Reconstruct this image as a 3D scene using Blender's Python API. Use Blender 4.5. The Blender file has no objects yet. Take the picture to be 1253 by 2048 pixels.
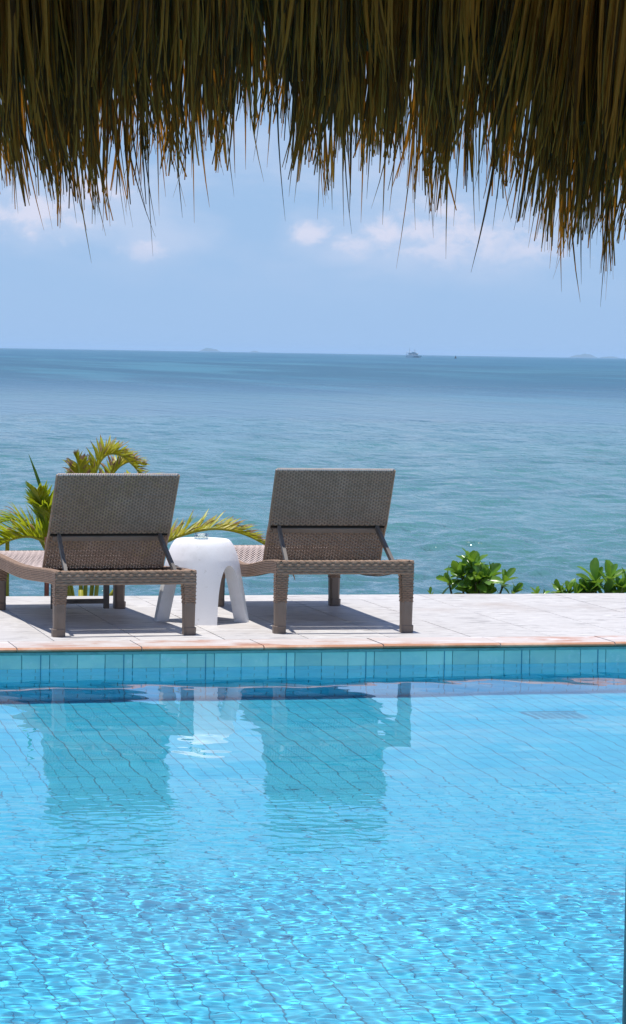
import bpy, math, random
import numpy as np
from mathutils import Vector, Matrix

random.seed(7); rng = np.random.default_rng(11)
scene = bpy.context.scene
col = scene.collection

# ------------------------------------------------------------------ camera
YAW, PITCH, ROLL = math.radians(12.85), math.radians(3.255), math.radians(0.96)
cam_data = bpy.data.cameras.new('camera')
cam_data.sensor_fit = 'HORIZONTAL'; cam_data.sensor_width = 36.0; cam_data.lens = 36.0 * 5600 / 1253
cam_data.clip_start = 0.05; cam_data.clip_end = 90000
cam = bpy.data.objects.new('camera', cam_data); col.objects.link(cam)
cam.matrix_world = (Matrix.Translation((0, 0, 1.336)) @ Matrix.Rotation(-YAW, 4, 'Z')
                    @ Matrix.Rotation(math.pi / 2 - PITCH, 4, 'X') @ Matrix.Rotation(ROLL, 4, 'Z'))
scene.camera = cam

# ------------------------------------------------------------------ render settings
scene.view_settings.view_transform = 'Standard'; scene.view_settings.look = 'None'
scene.view_settings.exposure = 0.12; scene.view_settings.gamma = 1.0
scene.view_settings.use_curve_mapping = False
cy = scene.cycles
cy.max_bounces = 14; cy.diffuse_bounces = 4; cy.glossy_bounces = 5; cy.transmission_bounces = 10
cy.transparent_max_bounces = 8; cy.volume_bounces = 1
cy.caustics_refractive = True; cy.caustics_reflective = False; cy.blur_glossy = 0.5
cy.sample_clamp_indirect = 4.0; cy.use_denoising = True

# ------------------------------------------------------------------ sun
SUN_DIR = Vector((-0.10, 0.05, 1.0)).normalized()          # towards the sun: almost overhead
sun_data = bpy.data.lights.new('sun', 'SUN'); sun_data.energy = 4.5
sun_data.angle = math.radians(0.5); sun_data.color = (1.0, 0.96, 0.90)
sun_data.cycles.is_caustics_light = True
sun = bpy.data.objects.new('sun', sun_data); col.objects.link(sun)
sun.rotation_euler = SUN_DIR.to_track_quat('Z', 'Y').to_euler(); sun.location = (0, 0, 30)

# ------------------------------------------------------------------ world sky with clouds
world = bpy.data.worlds.new('World'); scene.world = world; world.use_nodes = True
wt = world.node_tree; wt.nodes.clear()
class NT:
    """small helper for wiring node trees"""
    def __init__(s, t): s.t = t
    def n(s, ty, **kw):
        nd = s.t.nodes.new(ty)
        for k, v in kw.items(): setattr(nd, k, v)
        return nd
    def put(s, sock, v):
        if v is None: return
        if isinstance(v, bpy.types.NodeSocket): s.t.links.new(v, sock)
        else:
            if sock.type == 'RGBA' and len(v) == 3: v = (*v, 1)
            sock.default_value = v
    def math(s, op, a, b=None, c=None, clamp=False):
        nd = s.n('ShaderNodeMath', operation=op); nd.use_clamp = clamp
        for i, v in enumerate((a, b, c)): s.put(nd.inputs[i], v)
        return nd.outputs[0]
    def mix(s, f, a, b, blend='MIX'):
        nd = s.n('ShaderNodeMix', data_type='RGBA', blend_type=blend)
        s.put(nd.inputs[0], f); s.put(nd.inputs[6], a); s.put(nd.inputs[7], b)
        return nd.outputs[2]
    def noise(s, vec, scale, detail=4, rough=.5, dist=0.0):
        nd = s.n('ShaderNodeTexNoise'); s.put(nd.inputs['Vector'], vec)
        nd.inputs['Scale'].default_value = scale; nd.inputs['Detail'].default_value = detail
        nd.inputs['Roughness'].default_value = rough; nd.inputs['Distortion'].default_value = dist
        return nd.outputs['Fac']
    def ramp(s, f, lo, hi, a=0.0, b=1.0):
        nd = s.n('ShaderNodeMapRange', interpolation_type='SMOOTHSTEP')
        s.put(nd.inputs[0], f); s.put(nd.inputs[1], lo); s.put(nd.inputs[2], hi)
        s.put(nd.inputs[3], a); s.put(nd.inputs[4], b)
        return nd.outputs[0]
    def scalev(s, vec, sc, loc=(0, 0, 0)):
        nd = s.n('ShaderNodeMapping'); s.put(nd.inputs[0], vec)
        nd.inputs['Scale'].default_value = sc; nd.inputs['Location'].default_value = loc
        return nd.outputs[0]
    def comb(s, x, y, z):
        nd = s.n('ShaderNodeCombineXYZ')
        for i, v in enumerate((x, y, z)): s.put(nd.inputs[i], v)
        return nd.outputs[0]
    def sep(s, v):
        nd = s.n('ShaderNodeSeparateXYZ'); s.put(nd.inputs[0], v); return nd.outputs
w = NT(wt)
sky = w.n('ShaderNodeTexSky', sky_type='NISHITA'); sky.sun_disc = False
sky.sun_elevation = math.asin(SUN_DIR.z); sky.sun_rotation = math.atan2(SUN_DIR.x, SUN_DIR.y)
sky.air_density = 1.0; sky.dust_density = 0.6; sky.ozone_density = 3.0; sky.altitude = 0
gen = w.n('ShaderNodeTexCoord').outputs['Generated']
d = w.sep(gen)
az = w.math('ARCTAN2', d[0], d[1])
el = w.math('ARCSINE', d[2])
ae = w.comb(az, el, 0.0)
big = w.noise(w.scalev(ae, (14, 34, 1)), 1.0, 5, .55, .2)
puff = w.noise(w.scalev(ae, (95, 130, 1)), 1.0, 8, .60, .25)
# a bank of cumulus low over the sea; its lumps follow azimuth/elevation of the sky itself
def lump(a0, e0, sa, se):
    x = w.math('DIVIDE', w.math('SUBTRACT', az, math.radians(a0)), math.radians(sa))
    y = w.math('DIVIDE', w.math('SUBTRACT', el, math.radians(e0)), math.radians(se))
    return w.math('SUBTRACT', 1.0, w.math('SQRT', w.math('ADD', w.math('MULTIPLY', x, x), w.math('MULTIPLY', y, y))))
lumps = None
for L in ((14.9, 2.5, .75, .45), (15.35, 2.95, .5, .35), (16.3, 2.35, 1.0, .5), (15.9, 2.1, 1.9, .45), (17.1, 2.15, .9, .4),
          (14.3, 2.45, .6, .4), (15.6, 2.5, .9, .5), (12.65, 2.42, .5, .30), (13.5, 2.15, .7, .28), (7.1, 2.75, 1.3, .6), (8.2, 3.2, .8, .4), (9.4, 2.05, .5, .25),
          (22.0, 2.8, 2.2, .8), (26.0, 2.4, 3.0, .7), (2.0, 2.6, 2.4, .7), (-4.0, 3.0, 2.6, .9), (-12.0, 2.4, 3.5, .8), (34, 2.8, 3.5, .9)):
    v = lump(*L); lumps = v if lumps is None else w.math('MAXIMUM', lumps, v)
fld = w.math('ADD', lumps, w.math('MULTIPLY', w.math('SUBTRACT', puff, .5), 3.4))
cum = w.math('MULTIPLY', w.ramp(fld, -.10, 1.1), w.ramp(el, math.radians(1.35), math.radians(2.5)))
soft = w.ramp(w.math('ADD', lumps, w.math('MULTIPLY', w.math('SUBTRACT', big, .5), 1.6)), -.9, .7)
veil = w.math('MULTIPLY', w.ramp(big, .38, .70), w.ramp(el, math.radians(.6), math.radians(3.0)))
hazeband = w.ramp(el, math.radians(0.0), math.radians(14.0), .92, 0.0)
skyc = w.mix(1.0, sky.outputs[0], (0.80, 1.02, 1.45), 'MULTIPLY')
skyc = w.mix(hazeband, skyc, (4.5, 6.9, 10.6))
skyc = w.mix(w.math('MULTIPLY', veil, .75), skyc, (6.9, 8.2, 10.8))
skyc = w.mix(w.math('MULTIPLY', soft, .38), skyc, (7.0, 8.2, 10.8))
skyc = w.mix(w.math('MULTIPLY', cum, .72), skyc, (9.6, 9.5, 11.2))
bg = w.n('ShaderNodeBackground'); w.put(bg.inputs[0], skyc); bg.inputs[1].default_value = 0.075
wo = w.n('ShaderNodeOutputWorld'); wt.links.new(bg.outputs[0], wo.inputs[0])

# ------------------------------------------------------------------ helpers
def tag(o, label=None, cat=None, group=None, kind=None):
    if label: o['label'] = label
    if cat: o['category'] = cat
    if group: o['group'] = group
    if kind: o['kind'] = kind
    return o
def mesh(name, V, F, mats=(), smooth=False, mi=None):
    me = bpy.data.meshes.new(name)
    me.from_pydata([tuple(map(float, v)) for v in V], [], F)
    for m in mats: me.materials.append(m)
    if smooth: me.polygons.foreach_set('use_smooth', [True] * len(me.polygons))
    if mi is not None: me.polygons.foreach_set('material_index', mi)
    me.update(); return me
def link(name, me, parent=None, loc=None, rz=None):
    o = bpy.data.objects.new(name, me); col.objects.link(o)
    if parent: o.parent = parent
    if loc is not None: o.location = loc
    if rz is not None: o.rotation_euler = (0, 0, rz)
    return o
def empty(name, loc, rz=0.0):
    return link(name, None, None, loc, rz)
class MB:
    """collects shapes into ONE mesh"""
    def __init__(s): s.V = []; s.F = []; s.M = []
    def add(s, V, F, m=0):
        b = len(s.V); s.V.extend(V); s.F.extend([tuple(i + b for i in f) for f in F]); s.M.extend([m] * len(F)); return s
    def box(s, a, b, m=0, mat=None, bev=0.0):
        x0, y0, z0 = a; x1, y1, z1 = b
        if bev:
            e = bev
            V = []
            for z, k in ((z0, e), (z0 + e, 0), (z1 - e, 0), (z1, e)):
                V += [(x0 + k, y0 + k, z), (x1 - k, y0 + k, z), (x1 - k, y1 - k, z), (x0 + k, y1 - k, z)]
            F = [(3, 2, 1, 0), (12, 13, 14, 15)]
            for r in range(3):
                for i in range(4):
                    j = (i + 1) % 4; F.append((r * 4 + i, r * 4 + j, r * 4 + 4 + j, r * 4 + 4 + i))
        else:
            V = [(x0, y0, z0), (x1, y0, z0), (x1, y1, z0), (x0, y1, z0), (x0, y0, z1), (x1, y0, z1), (x1, y1, z1), (x0, y1, z1)]
            F = [(3, 2, 1, 0), (4, 5, 6, 7), (0, 1, 5, 4), (1, 2, 6, 5), (2, 3, 7, 6), (3, 0, 4, 7)]
        if mat is not None: V = [tuple(mat @ Vector(v)) for v in V]
        return s.add(V, F, m)
    def tube(s, pts, rad, n=8, m=0, cap=True):
        pts = [Vector(p) for p in pts]; rad = rad if hasattr(rad, '__len__') else [rad] * len(pts)
        V = []; up = None
        for i, p in enumerate(pts):
            t = (pts[min(i + 1, len(pts) - 1)] - pts[max(i - 1, 0)]).normalized()
            if up is None: up = t.orthogonal().normalized()
            up = (up - t * up.dot(t)).normalized(); sd = t.cross(up)
            for k in range(n):
                a = 2 * math.pi * k / n; V.append(tuple(p + (up * math.cos(a) + sd * math.sin(a)) * rad[i]))
        F = [(i * n + k, i * n + (k + 1) % n, (i + 1) * n + (k + 1) % n, (i + 1) * n + k) for i in range(len(pts) - 1) for k in range(n)]
        if cap: F += [tuple(range(n - 1, -1, -1)), tuple((len(pts) - 1) * n + k for k in range(n))]
        return s.add(V, F, m)
    def lathe(s, prof, n=32, m=0, c=(0, 0, 0)):
        V = [(c[0] + r * math.cos(2 * math.pi * k / n), c[1] + r * math.sin(2 * math.pi * k / n), c[2] + z) for r, z in prof for k in range(n)]
        F = [(i * n + k, i * n + (k + 1) % n, (i + 1) * n + (k + 1) % n, (i + 1) * n + k) for i in range(len(prof) - 1) for k in range(n)]
        return s.add(V, F, m)
    def build(s, name, mats, parent=None, smooth=False, loc=None):
        if not isinstance(mats, (list, tuple)): mats = [mats]
        return link(name, mesh(name, s.V, s.F, mats, smooth, s.M), parent, loc)

def material(name, base, rough=.6, spec=.5, vary=None, bump=None, **kw):
    """procedural principled material: vary=(other colour, scale, lo, hi[, stretch]) ; bump=(scale, strength, dist[, stretch])"""
    m = bpy.data.materials.new(name); m.use_nodes = True
    nt = NT(m.node_tree); p = m.node_tree.nodes['Principled BSDF']
    co = nt.n('ShaderNodeTexCoord').outputs['Object']
    geo = nt.n('ShaderNodeNewGeometry').outputs['Position']
    c = base
    for vv in (vary if isinstance(vary, list) else [vary] if vary else []):
        st = vv[4] if len(vv) > 4 else (1, 1, 1)
        c = nt.mix(nt.ramp(nt.noise(nt.scalev(geo, st), vv[1], 5, .6), vv[2], vv[3]), c, vv[0])
    if kw.get('rand'):
        r = nt.n('ShaderNodeObjectInfo').outputs['Random']
        c = nt.mix(1.0, c, nt.comb(*[nt.math('ADD', 1 - kw['rand'] / 2, nt.math('MULTIPLY', r, kw['rand']))] * 3), 'MULTIPLY')
    nt.put(p.inputs['Base Color'], c)
    p.inputs['Roughness'].default_value = rough; p.inputs['Specular IOR Level'].default_value = spec
    if bump:
        b = nt.n('ShaderNodeBump'); b.inputs['Strength'].default_value = bump[1]; b.inputs['Distance'].default_value = bump[2]
        nt.put(b.inputs['Height'], nt.noise(nt.scalev(geo, bump[3] if len(bump) > 3 else (1, 1, 1)), bump[0], 6, .6))
        nt.put(p.inputs['Normal'], b.outputs[0])
    if kw.get('trans'):
        out = m.node_tree.nodes['Material Output']
        tr = nt.n('ShaderNodeBsdfTranslucent'); nt.put(tr.inputs[0], kw['trans'][1])
        mx = nt.n('ShaderNodeMixShader'); mx.inputs[0].default_value = kw['trans'][0]
        m.node_tree.links.new(p.outputs[0], mx.inputs[1]); m.node_tree.links.new(tr.outputs[0], mx.inputs[2])
        m.node_tree.links.new(mx.outputs[0], out.inputs[0])
    return m

M = {}
M['tile'] = material('pool_tile', (.09, .72, .97), .25, .5, [((.07, .65, .94), 9, .35, .75)], rand=.16)
M['tile_wall'] = material('pool_wall_tile', (.62, .84, .72), .18, .5, [((.48, .74, .68), 7, .35, .7, (1, 1, 2)), ((.74, .86, .80), 22, .58, .75)], (50, .12, .004), rand=.22)
M['grout'] = material('dark_grout', (.05, .27, .38), .8)
M['mortar'] = material('pale_mortar', (.36, .50, .48), .7, .3, [((.24, .40, .38), 18, .4, .7)])
M['deck_tile'] = material('deck_stone_tile', (.54, .515, .495), .55, .3,
    [((.33, .31, .30), 17, .50, .70, (.35, 1, 1)), ((.65, .63, .605), 30, .50, .70, (.4, 1, 1)), ((.44, .385, .345), 1.3, .55, .8)],
    (30, .25, .01), rand=.09)
M['deck_base'] = material('deck_grout', (.30, .29, .30), .8)
M['coping'] = material('terracotta_coping', (.58, .50, .46), .5, .3,
    [((.46, .23, .15), 2.6, .50, .68, (1, 1.5, 1)), ((.66, .62, .60), 5, .50, .66, (1, 2, 1)), ((.16, .09, .06), 9, .68, .78, (1, 2, 1))],
    (40, .2, .01), rand=.12)
M['coping_lip'] = material('terracotta_lip', (.46, .22, .12), .5, .3, [((.60, .38, .26), 4, .45, .65), ((.16, .08, .05), 8, .66, .76)], (40, .2, .01))
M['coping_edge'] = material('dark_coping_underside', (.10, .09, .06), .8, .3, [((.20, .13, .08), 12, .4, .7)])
M['concrete'] = material('weathered_concrete', (.35, .33, .30), .85, .2, [((.2, .19, .17), 3, .4, .7)], (20, .3, .02))
M['soil'] = material('sandy_soil', (.30, .24, .17), .95, .1, [((.16, .12, .08), 4, .4, .7)], (25, .5, .03))
M['wicker'] = material('taupe_wicker', (.325, .215, .148), .5, .3, [((.25, .165, .11), 35, .35, .7), ((.39, .27, .195), 5, .5, .75)])
M['wicker_dark'] = material('wicker_warp', (.15, .105, .08), .6, .3)
M['wicker_light'] = material('sunlit_wicker', (.62, .50, .44), .5, .3, [((.52, .41, .36), 30, .4, .7)])  # sunlit look of seat ribs and rolled backrest edge put into the colour
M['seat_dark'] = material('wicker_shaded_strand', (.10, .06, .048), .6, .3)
M['sleeve'] = material('taupe_plastic', (.215, .165, .13), .55, .35, [((.17, .13, .10), 14, .45, .75)], (60, .1, .004))
M['metal'] = material('dark_bronze_metal', (.13, .115, .105), .5, .4, [((.09, .08, .072), 20, .4, .7)])
M['gap_shade'] = material('gap_shade_black', (.012, .011, .010), .7, .2)  # painted shade for the slot across the backrest
M['white'] = material('white_concrete', (.84, .83, .83), .6, .3, [((.70, .69, .68), 6, .45, .75), ((.42, .38, .33), 14, .68, .80), ((.62, .60, .57), 40, .62, .75)], (45, .10, .008))
M['palm'] = material('palm_leaflet', (.17, .28, .015), .4, .4, [((.46, .44, .02), 7, .38, .60)], trans=(.45, (.42, .48, .02)))
M['palm_light'] = material('palm_leaflet_yellow', (.40, .42, .02), .4, .4, [((.58, .50, .04), 9, .42, .62), ((.20, .30, .02), 12, .60, .74)], trans=(.5, (.62, .58, .03)))
M['palm_dark'] = material('palm_leaflet_dark', (.05, .13, .015), .4, .4, [((.12, .24, .02), 8, .45, .65)], trans=(.35, (.18, .32, .02)))
M['palm_dry'] = material('dry_palm_tip', (.42, .30, .19), .8, .2, [((.16, .08, .05), 22, .4, .65), ((.66, .58, .48), 16, .6, .75)], trans=(.3, (.4, .25, .12)))
M['rachis'] = material('palm_rachis', (.38, .36, .03), .45, .4, [((.24, .28, .03), 10, .4, .7)])
M['leaf'] = material('glossy_shrub_leaf', (.10, .23, .028), .28, .5, [((.17, .32, .04), 12, .4, .7)], trans=(.30, (.28, .48, .04)), rand=.45)
M['twig'] = material('shrub_twig', (.16, .15, .06), .7, .2, [((.09, .07, .04), 20, .4, .7)])
M['stake'] = material('red_brown_wood', (.16, .055, .035), .7, .2, [((.09, .035, .025), 15, .4, .7, (1, 1, .1))])
M['post'] = material('teal_painted_post', (.11, .29, .28), .5, .4, [((.07, .20, .20), 8, .4, .7)])
M['boat_white'] = material('boat_paint', (.88, .88, .88), .4, .4, [((.66, .68, .70), 1, .4, .7)])
M['boat_dark'] = material('boat_trim', (.20, .22, .26), .5, .4, [((.15, .17, .20), 1, .4, .7)])
M['buoy'] = material('dark_buoy', (.02, .025, .03), .5, .4, [((.04, .04, .05), 3, .4, .7)])
M['island'] = material('forested_island', (.04, .075, .03), .95, .1, [((.09, .10, .06), .01, .4, .7)])
for nm, c1, c2, tr, ft in (('thatch', (.62, .315, .038), (.42, .21, .026), (.34, .16, .012), .2), ('thatch_dark', (.16, .09, .016), (.09, .05, .012), (.12, .055, .006), .2),
                       ('thatch_tan', (.72, .39, .065), (.54, .29, .045), (.38, .20, .03), .25), ('thatch_brown', (.36, .17, .022), (.22, .10, .015), (.40, .16, .010), .38),
                       ('thatch_orange', (.48, .23, .03), (.30, .14, .02), (.46, .19, .014), .42)):
    M[nm] = material(nm, c1, .6, .25, [(c2, 14, .40, .66)], trans=(ft, tr))
INNER = [M[k] for k in ('thatch', 'thatch_dark', 'thatch_tan', 'thatch_brown')]
OUTER = [M[k] for k in ('thatch_brown', 'thatch_dark', 'thatch_orange', 'thatch')]
M['thatch_outer'] = M['thatch_brown']
M['grate'] = material('drain_plastic', (.16, .66, .86), .4, .4, [((.13, .58, .80), 30, .4, .7)])

def glass(name, ior=1.333, colr=(1, 1, 1), rough=0.0):
    m = bpy.data.materials.new(name); m.use_nodes = True; t = m.node_tree; t.nodes.clear()
    nt = NT(t); g = nt.n('ShaderNodeBsdfGlass'); g.inputs['IOR'].default_value = ior; g.inputs['Roughness'].default_value = rough
    nt.put(g.inputs['Color'], colr); o = nt.n('ShaderNodeOutputMaterial'); t.links.new(g.outputs[0], o.inputs[0]); return m
M['water'] = glass('pool_water')
M['glass'] = glass('clear_glass', 1.45, (.95, .98, .97))

# ------------------------------------------------------------------ far side of the pool stands at a slight angle
PIV = Vector((2.85, 12.425, 0)); PANG = math.radians(1.4)
WALL = Matrix.Translation(PIV) @ Matrix.Rotation(PANG, 4, 'Z') @ Matrix.Translation((-2.85, 0, 0))   # local: x along edge, y=0 coping lip
def wall_root(name, me):
    o = link(name, me); o.matrix_world = WALL; return o
WATER_Z, FLOOR_Z = -0.095, -1.15
X0, X1 = -3.0, 9.0

# pool floor, laid in small tiles ------------------------------------------------
TX, TY = 0.0629, 0.1258
fb = MB(); fb.box((X0, 4.3, FLOOR_Z - .2), (X1, 13.2, FLOOR_Z - .003))
pool_floor = tag(fb.build('pool_floor', M['grout']), kind='structure')
def tile_mesh(name, w_, h_, t_, mats, bev=.0015):
    V = []
    for k, z in ((0, -t_), (0, -bev), (bev, 0)):
        V += [(k, k, z), (w_ - k, k, z), (w_ - k, h_ - k, z), (k, h_ - k, z)]
    F = [(8, 9, 10, 11)]
    for r in range(2):
        for i in range(4):
            j = (i + 1) % 4; F.append((r * 4 + i, r * 4 + j, r * 4 + 4 + j, r * 4 + 4 + i))
    return mesh(name, V, F, mats)
GX, GY = .0027, .0020
tm = tile_mesh('floor_tile', TX - GX, TY - GY, .006, [M['tile']])
tm_v = np.array([v.co[:] for v in tm.vertices]); tm_f = [tuple(p.vertices) for p in tm.polygons]
ox = 1.596 % TX
drain_rect = (3.69, 3.92, 11.63, 11.86)
cells = []
nx0 = int((X0 - ox) / TX) + 1; nx1 = int((X1 - ox) / TX) - 1; ny1 = int((12.9 - 4.35) / TY)
for j in range(ny1):
    y = 4.35 + j * TY
    for i in range(nx0, nx1):
        x = ox + i * TX
        if x > drain_rect[0] - TX and x < drain_rect[1] and y > drain_rect[2] - TY * .6 and y < drain_rect[3] - TY * .3: continue
        cells.append((x, y, i, j))
def in_view(x, y, z):
    # the wedge of floor the photograph shows, through the water
    D = x * math.sin(YAW) + y * math.cos(YAW); lat = x * math.cos(YAW) - y * math.sin(YAW)
    return abs(lat) < .108 * D and D > 7.02
near = sorted([c for c in cells if in_view(c[0] + TX / 2, c[1] + TY / 2, FLOOR_Z)], key=lambda c: c[0] * math.sin(YAW) + c[1] * math.cos(YAW))[:300]
nset = set((c[2], c[3]) for c in near)
VV = []; FF = []
def tile_off(i, j):
    # a wider joint after every third tile (the tiles came on sheets of three)
    return (.0009 if i % 3 == 0 else -.0009 if i % 3 == 2 else 0.0), (.0009 if j % 3 == 0 else -.0009 if j % 3 == 2 else 0.0)
for x, y, i, j in cells:
    dx, dy = tile_off(i, j); z = FLOOR_Z + random.uniform(-.0006, .0006)
    if (i, j) in nset:
        o = link('tile', tm, pool_floor, (x + dx, y + dy, z)); o.cycles.is_caustics_receiver = True
    else:
        b = len(VV); VV.extend((tm_v + (x + dx, y + dy, z)).tolist()); FF.extend([tuple(k + b for k in f) for f in tm_f])
o = link('tiles', mesh('tiles', VV, FF, [M['tile']]), pool_floor); o['kind'] = 'stuff'; o.cycles.is_caustics_receiver = True
pool_floor.cycles.is_caustics_receiver = True

# far pool wall (local wall frame: x along, y away from the pool, z up) -----------------
WY = 0.035                                                   # the wall stands a little behind the coping lip
wb = MB(); wb.box((X0 - 3, WY + .004, FLOOR_Z - .25), (X1, WY + .30, -.022))
pool_wall = tag(wall_root('pool_wall', mesh('pool_wall', wb.V, wb.F, [M['grout']])), kind='structure')
pool_wall.cycles.is_caustics_receiver = True
mb = MB(); mb.box((X0 - 3, WY - .012, -.034), (X1, WY + .003, -.0215))
mb.build('mortar_bed', M['mortar'], pool_wall)
TW = .1258
def wall_tile_mesh(w_, h_):
    bev = .002; V = []
    for k, y in ((0, .006), (0, bev), (bev, 0)):
        V += [(k, y, k), (w_ - k, y, k), (w_ - k, y, h_ - k), (k, y, h_ - k)]
    F = [(8, 9, 10, 11)]
    for r in range(2):
        for i in range(4):
            j = (i + 1) % 4; F.append((r * 4 + i, r * 4 + j, r * 4 + 4 + j, r * 4 + 4 + i))
    return V, F
rows = [(-.129, .094, 0.0)] + [(-.129 - .118 * (k + 1), .1155, (.5 if k % 2 == 0 else 0.0)) for k in range(9)]
VV = []; FF = []
wt_cache = {}
for z0, h, sh in rows:
    V, F = wall_tile_mesh(TW - .0028, h)
    if h not in wt_cache: wt_cache[h] = mesh('wall_tile', V, F, [M['tile_wall'] if z0 > -.13 else M['tile']])
    for i in range(-40, 62):
        x = 1.764 + (i + sh) * TW
        if 1.2 < x < 4.55:
            o = link('tile', wt_cache[h], pool_wall, (x, WY - .002, z0)); o.cycles.is_caustics_receiver = True
        elif X0 - 2 < x < X1 - .2:
            b = len(VV); VV.extend([(vx + x, vy + WY - .002, vz + z0) for vx, vy, vz in V]); FF.extend([tuple(k + b for k in f) for f in F])
o = link('tiles', mesh('tiles', VV, FF, [M['tile']]), pool_wall); o['kind'] = 'stuff'; o.cycles.is_caustics_receiver = True
js = MB(); js.box((-.0016, WY - .0045, FLOOR_Z + .01), (.0016, WY - .0005, -.036))
jm = mesh('joint_strip', js.V, js.F, [M['grout']])
for k in range(8): link('joint_strip', jm, pool_wall, (1.596 + k * .3775, 0, 0))
# side and near walls of the pool, out of the picture
mb = MB(); mb.box((X0 - .3, 4.0, FLOOR_Z - .2), (X0, 13.2, -.03)); mb.box((X1, 4.0, FLOOR_Z - .2), (X1 + .3, 13.2, -.03)); mb.box((X0 - .3, 4.0, FLOOR_Z - .2), (X1 + .3, 4.32, -.03))
o = tag(mb.build('pool_side_wall', M['tile']), kind='structure'); o.cycles.is_caustics_receiver = True

# coping ---------------------------------------------------------------------------------
CW, CD = .5655, .30
coping = tag(wall_root('pool_coping', None), kind='structure')
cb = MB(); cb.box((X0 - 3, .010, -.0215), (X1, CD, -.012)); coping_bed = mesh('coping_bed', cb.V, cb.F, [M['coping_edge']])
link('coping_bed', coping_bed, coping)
prof = [(CD - .003, -.0118), (CD - .003, 0), (.020, .0005), (.008, -.002), (.001, -.007), (.0, -.012), (.003, -.016), (.0095, -.0175)]
def coping_mesh(w_):
    V = [(x, y, z) for x in (.0, w_) for y, z in prof]; n = len(prof)
    F = [(i, i + 1, n + i + 1, n + i) for i in range(n - 1)] + [tuple(range(n - 1, -1, -1)), tuple(range(n, 2 * n))]
    return mesh('coping_slab', V, F, [M['coping'], M['coping_lip']], False, [1 if 2 <= i < n - 1 else 0 for i in range(len(F))])
cmesh = coping_mesh(CW - .005)
for k in range(-7, 12):
    link('coping_slab', cmesh, coping, (1.487 + k * CW, random.uniform(-.002, .002), random.uniform(-.001, .001)))

# deck --------------------------------------------------------------------------------------
DY1 = 2.60; DT = .40
db = MB(); db.box((X0 - 3, CD, -.35), (X1, DY1 - .006, -.004)); db.box((X0 - 3, WY + .31, -1.9), (X1, DY1 - .05, -.351))
deck = tag(wall_root('deck', mesh('deck', db.V, db.F, [M['deck_base']])), kind='structure')
dtm = tile_mesh('deck_tile', DT - .005, DT - .005, .008, [M['deck_tile']], .0012)
rem = DY1 - CD - 5 * DT
dtm2 = tile_mesh('deck_tile_cut', DT - .003, rem - .003, .008, [M['deck_tile']], .0012)
for i in range(-12, 16):
    for j in range(6):
        x = 1.30 + i * DT; y = CD + j * DT
        if x < X0 - 2 or x > X1 - DT: continue
        link('deck_tile', dtm if j < 5 else dtm2, deck, (x, y, random.uniform(-.0006, .0006)))

# planting bed behind the deck, terrace under the roof, and land behind
mb = MB(); mb.box((-8, 14.9, -2.2), (11, 16.3, -.62)); tag(mb.build('planting_bed', M['soil']), kind='structure')
mb = MB(); mb.box((X0 - 3, -6, -.4), (X1, 3.995, -.02)); tag(mb.build('terrace', M['concrete']), kind='structure')
mb = MB(); mb.box((-9000, -9000, -3.0), (9000, 14.5, -2.0)); tag(mb.build('ground', M['soil']), kind='structure')

# ------------------------------------------------------------------ pool water
def axis(a, b, f0, f1, fine, coarse):
    xs = list(np.arange(f0, f1, fine)); s = fine; x = xs[-1]
    while x < b: s = min(s * 1.25, coarse); x += s; xs.append(min(x, b))
    s = fine; x = xs[0]; lo = []
    while x > a: s = min(s * 1.25, coarse); x -= s; lo.append(max(x, a))
    return np.array(sorted(set(lo)) + xs)
gx = axis(X0 - .05, 3.25, .40, 3.24, .0065, .3); gx = np.concatenate([gx[gx < 3.24], np.arange(3.245, 4.75, .012), np.arange(4.78, 9.05, .25), [X1 + .05]])
gy = axis(4.2, 8.9, 5.4, 8.89, .0065, .25); gy = np.concatenate([gy[gy < 8.89], np.arange(8.895, 9.8, .010), np.arange(9.82, 12.5, .02), [12.5, 12.62]])
PX, PY = np.meshgrid(gx, gy)
Dv = PX * math.sin(YAW) + PY * math.cos(YAW)
def sm(x, a, b): t = np.clip((x - a) / (b - a), 0, 1); return t * t * (3 - 2 * t)
def waves(n, lam, slope, ang0, spread):
    h = np.zeros_like(PX)
    for _ in range(n):
        L = lam[0] * (lam[1] / lam[0]) ** rng.random(); k = 2 * math.pi / L; a = ang0 + spread * rng.normal()
        h += slope / k * math.sqrt(2 / n) * np.sin(k * (PX * math.cos(a) + PY * math.sin(a)) + rng.random() * 6.283)
    return h
calm = waves(26, (.30, 1.1), .0060, 1.2, .9) + waves(30, (.09, .25), .0035, 1.2, .9)
mid = waves(50, (.035, .08), .016, 1.4, .8)
chop = waves(70, (.030, .070), .026, .9, 1.2) + waves(40, (.07, .17), .030, .9, 1.2)
patch = .65 + .35 * np.sin(PX * 2.1 + PY * 1.3) * np.sin(PX * 1.1 - PY * 2.3 + 1)
amp_mid = (1 - sm(Dv, 8.6, 9.9)) * (.55 + .45 * sm(Dv, 6.2, 7.2)); amp_chop = (1 - sm(Dv, 8.1, 9.1)) * (.24 + .80 * sm(Dv, 7.0, 8.0)) * patch
PZ = WATER_Z + calm * 1.0 + mid * amp_mid * .8 + chop * amp_chop
ny, nx = PX.shape
V = np.stack([PX, PY, PZ], -1).reshape(-1, 3)
idx = np.arange(nx * ny).reshape(ny, nx)
F = np.stack([idx[:-1, :-1], idx[:-1, 1:], idx[1:, 1:], idx[1:, :-1]], -1).reshape(-1, 4)
pw = tag(link('pool_water', mesh('pool_water', V.tolist(), F.tolist(), [M['water']], True)), kind='structure')
pw.cycles.is_caustics_caster = True

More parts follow.
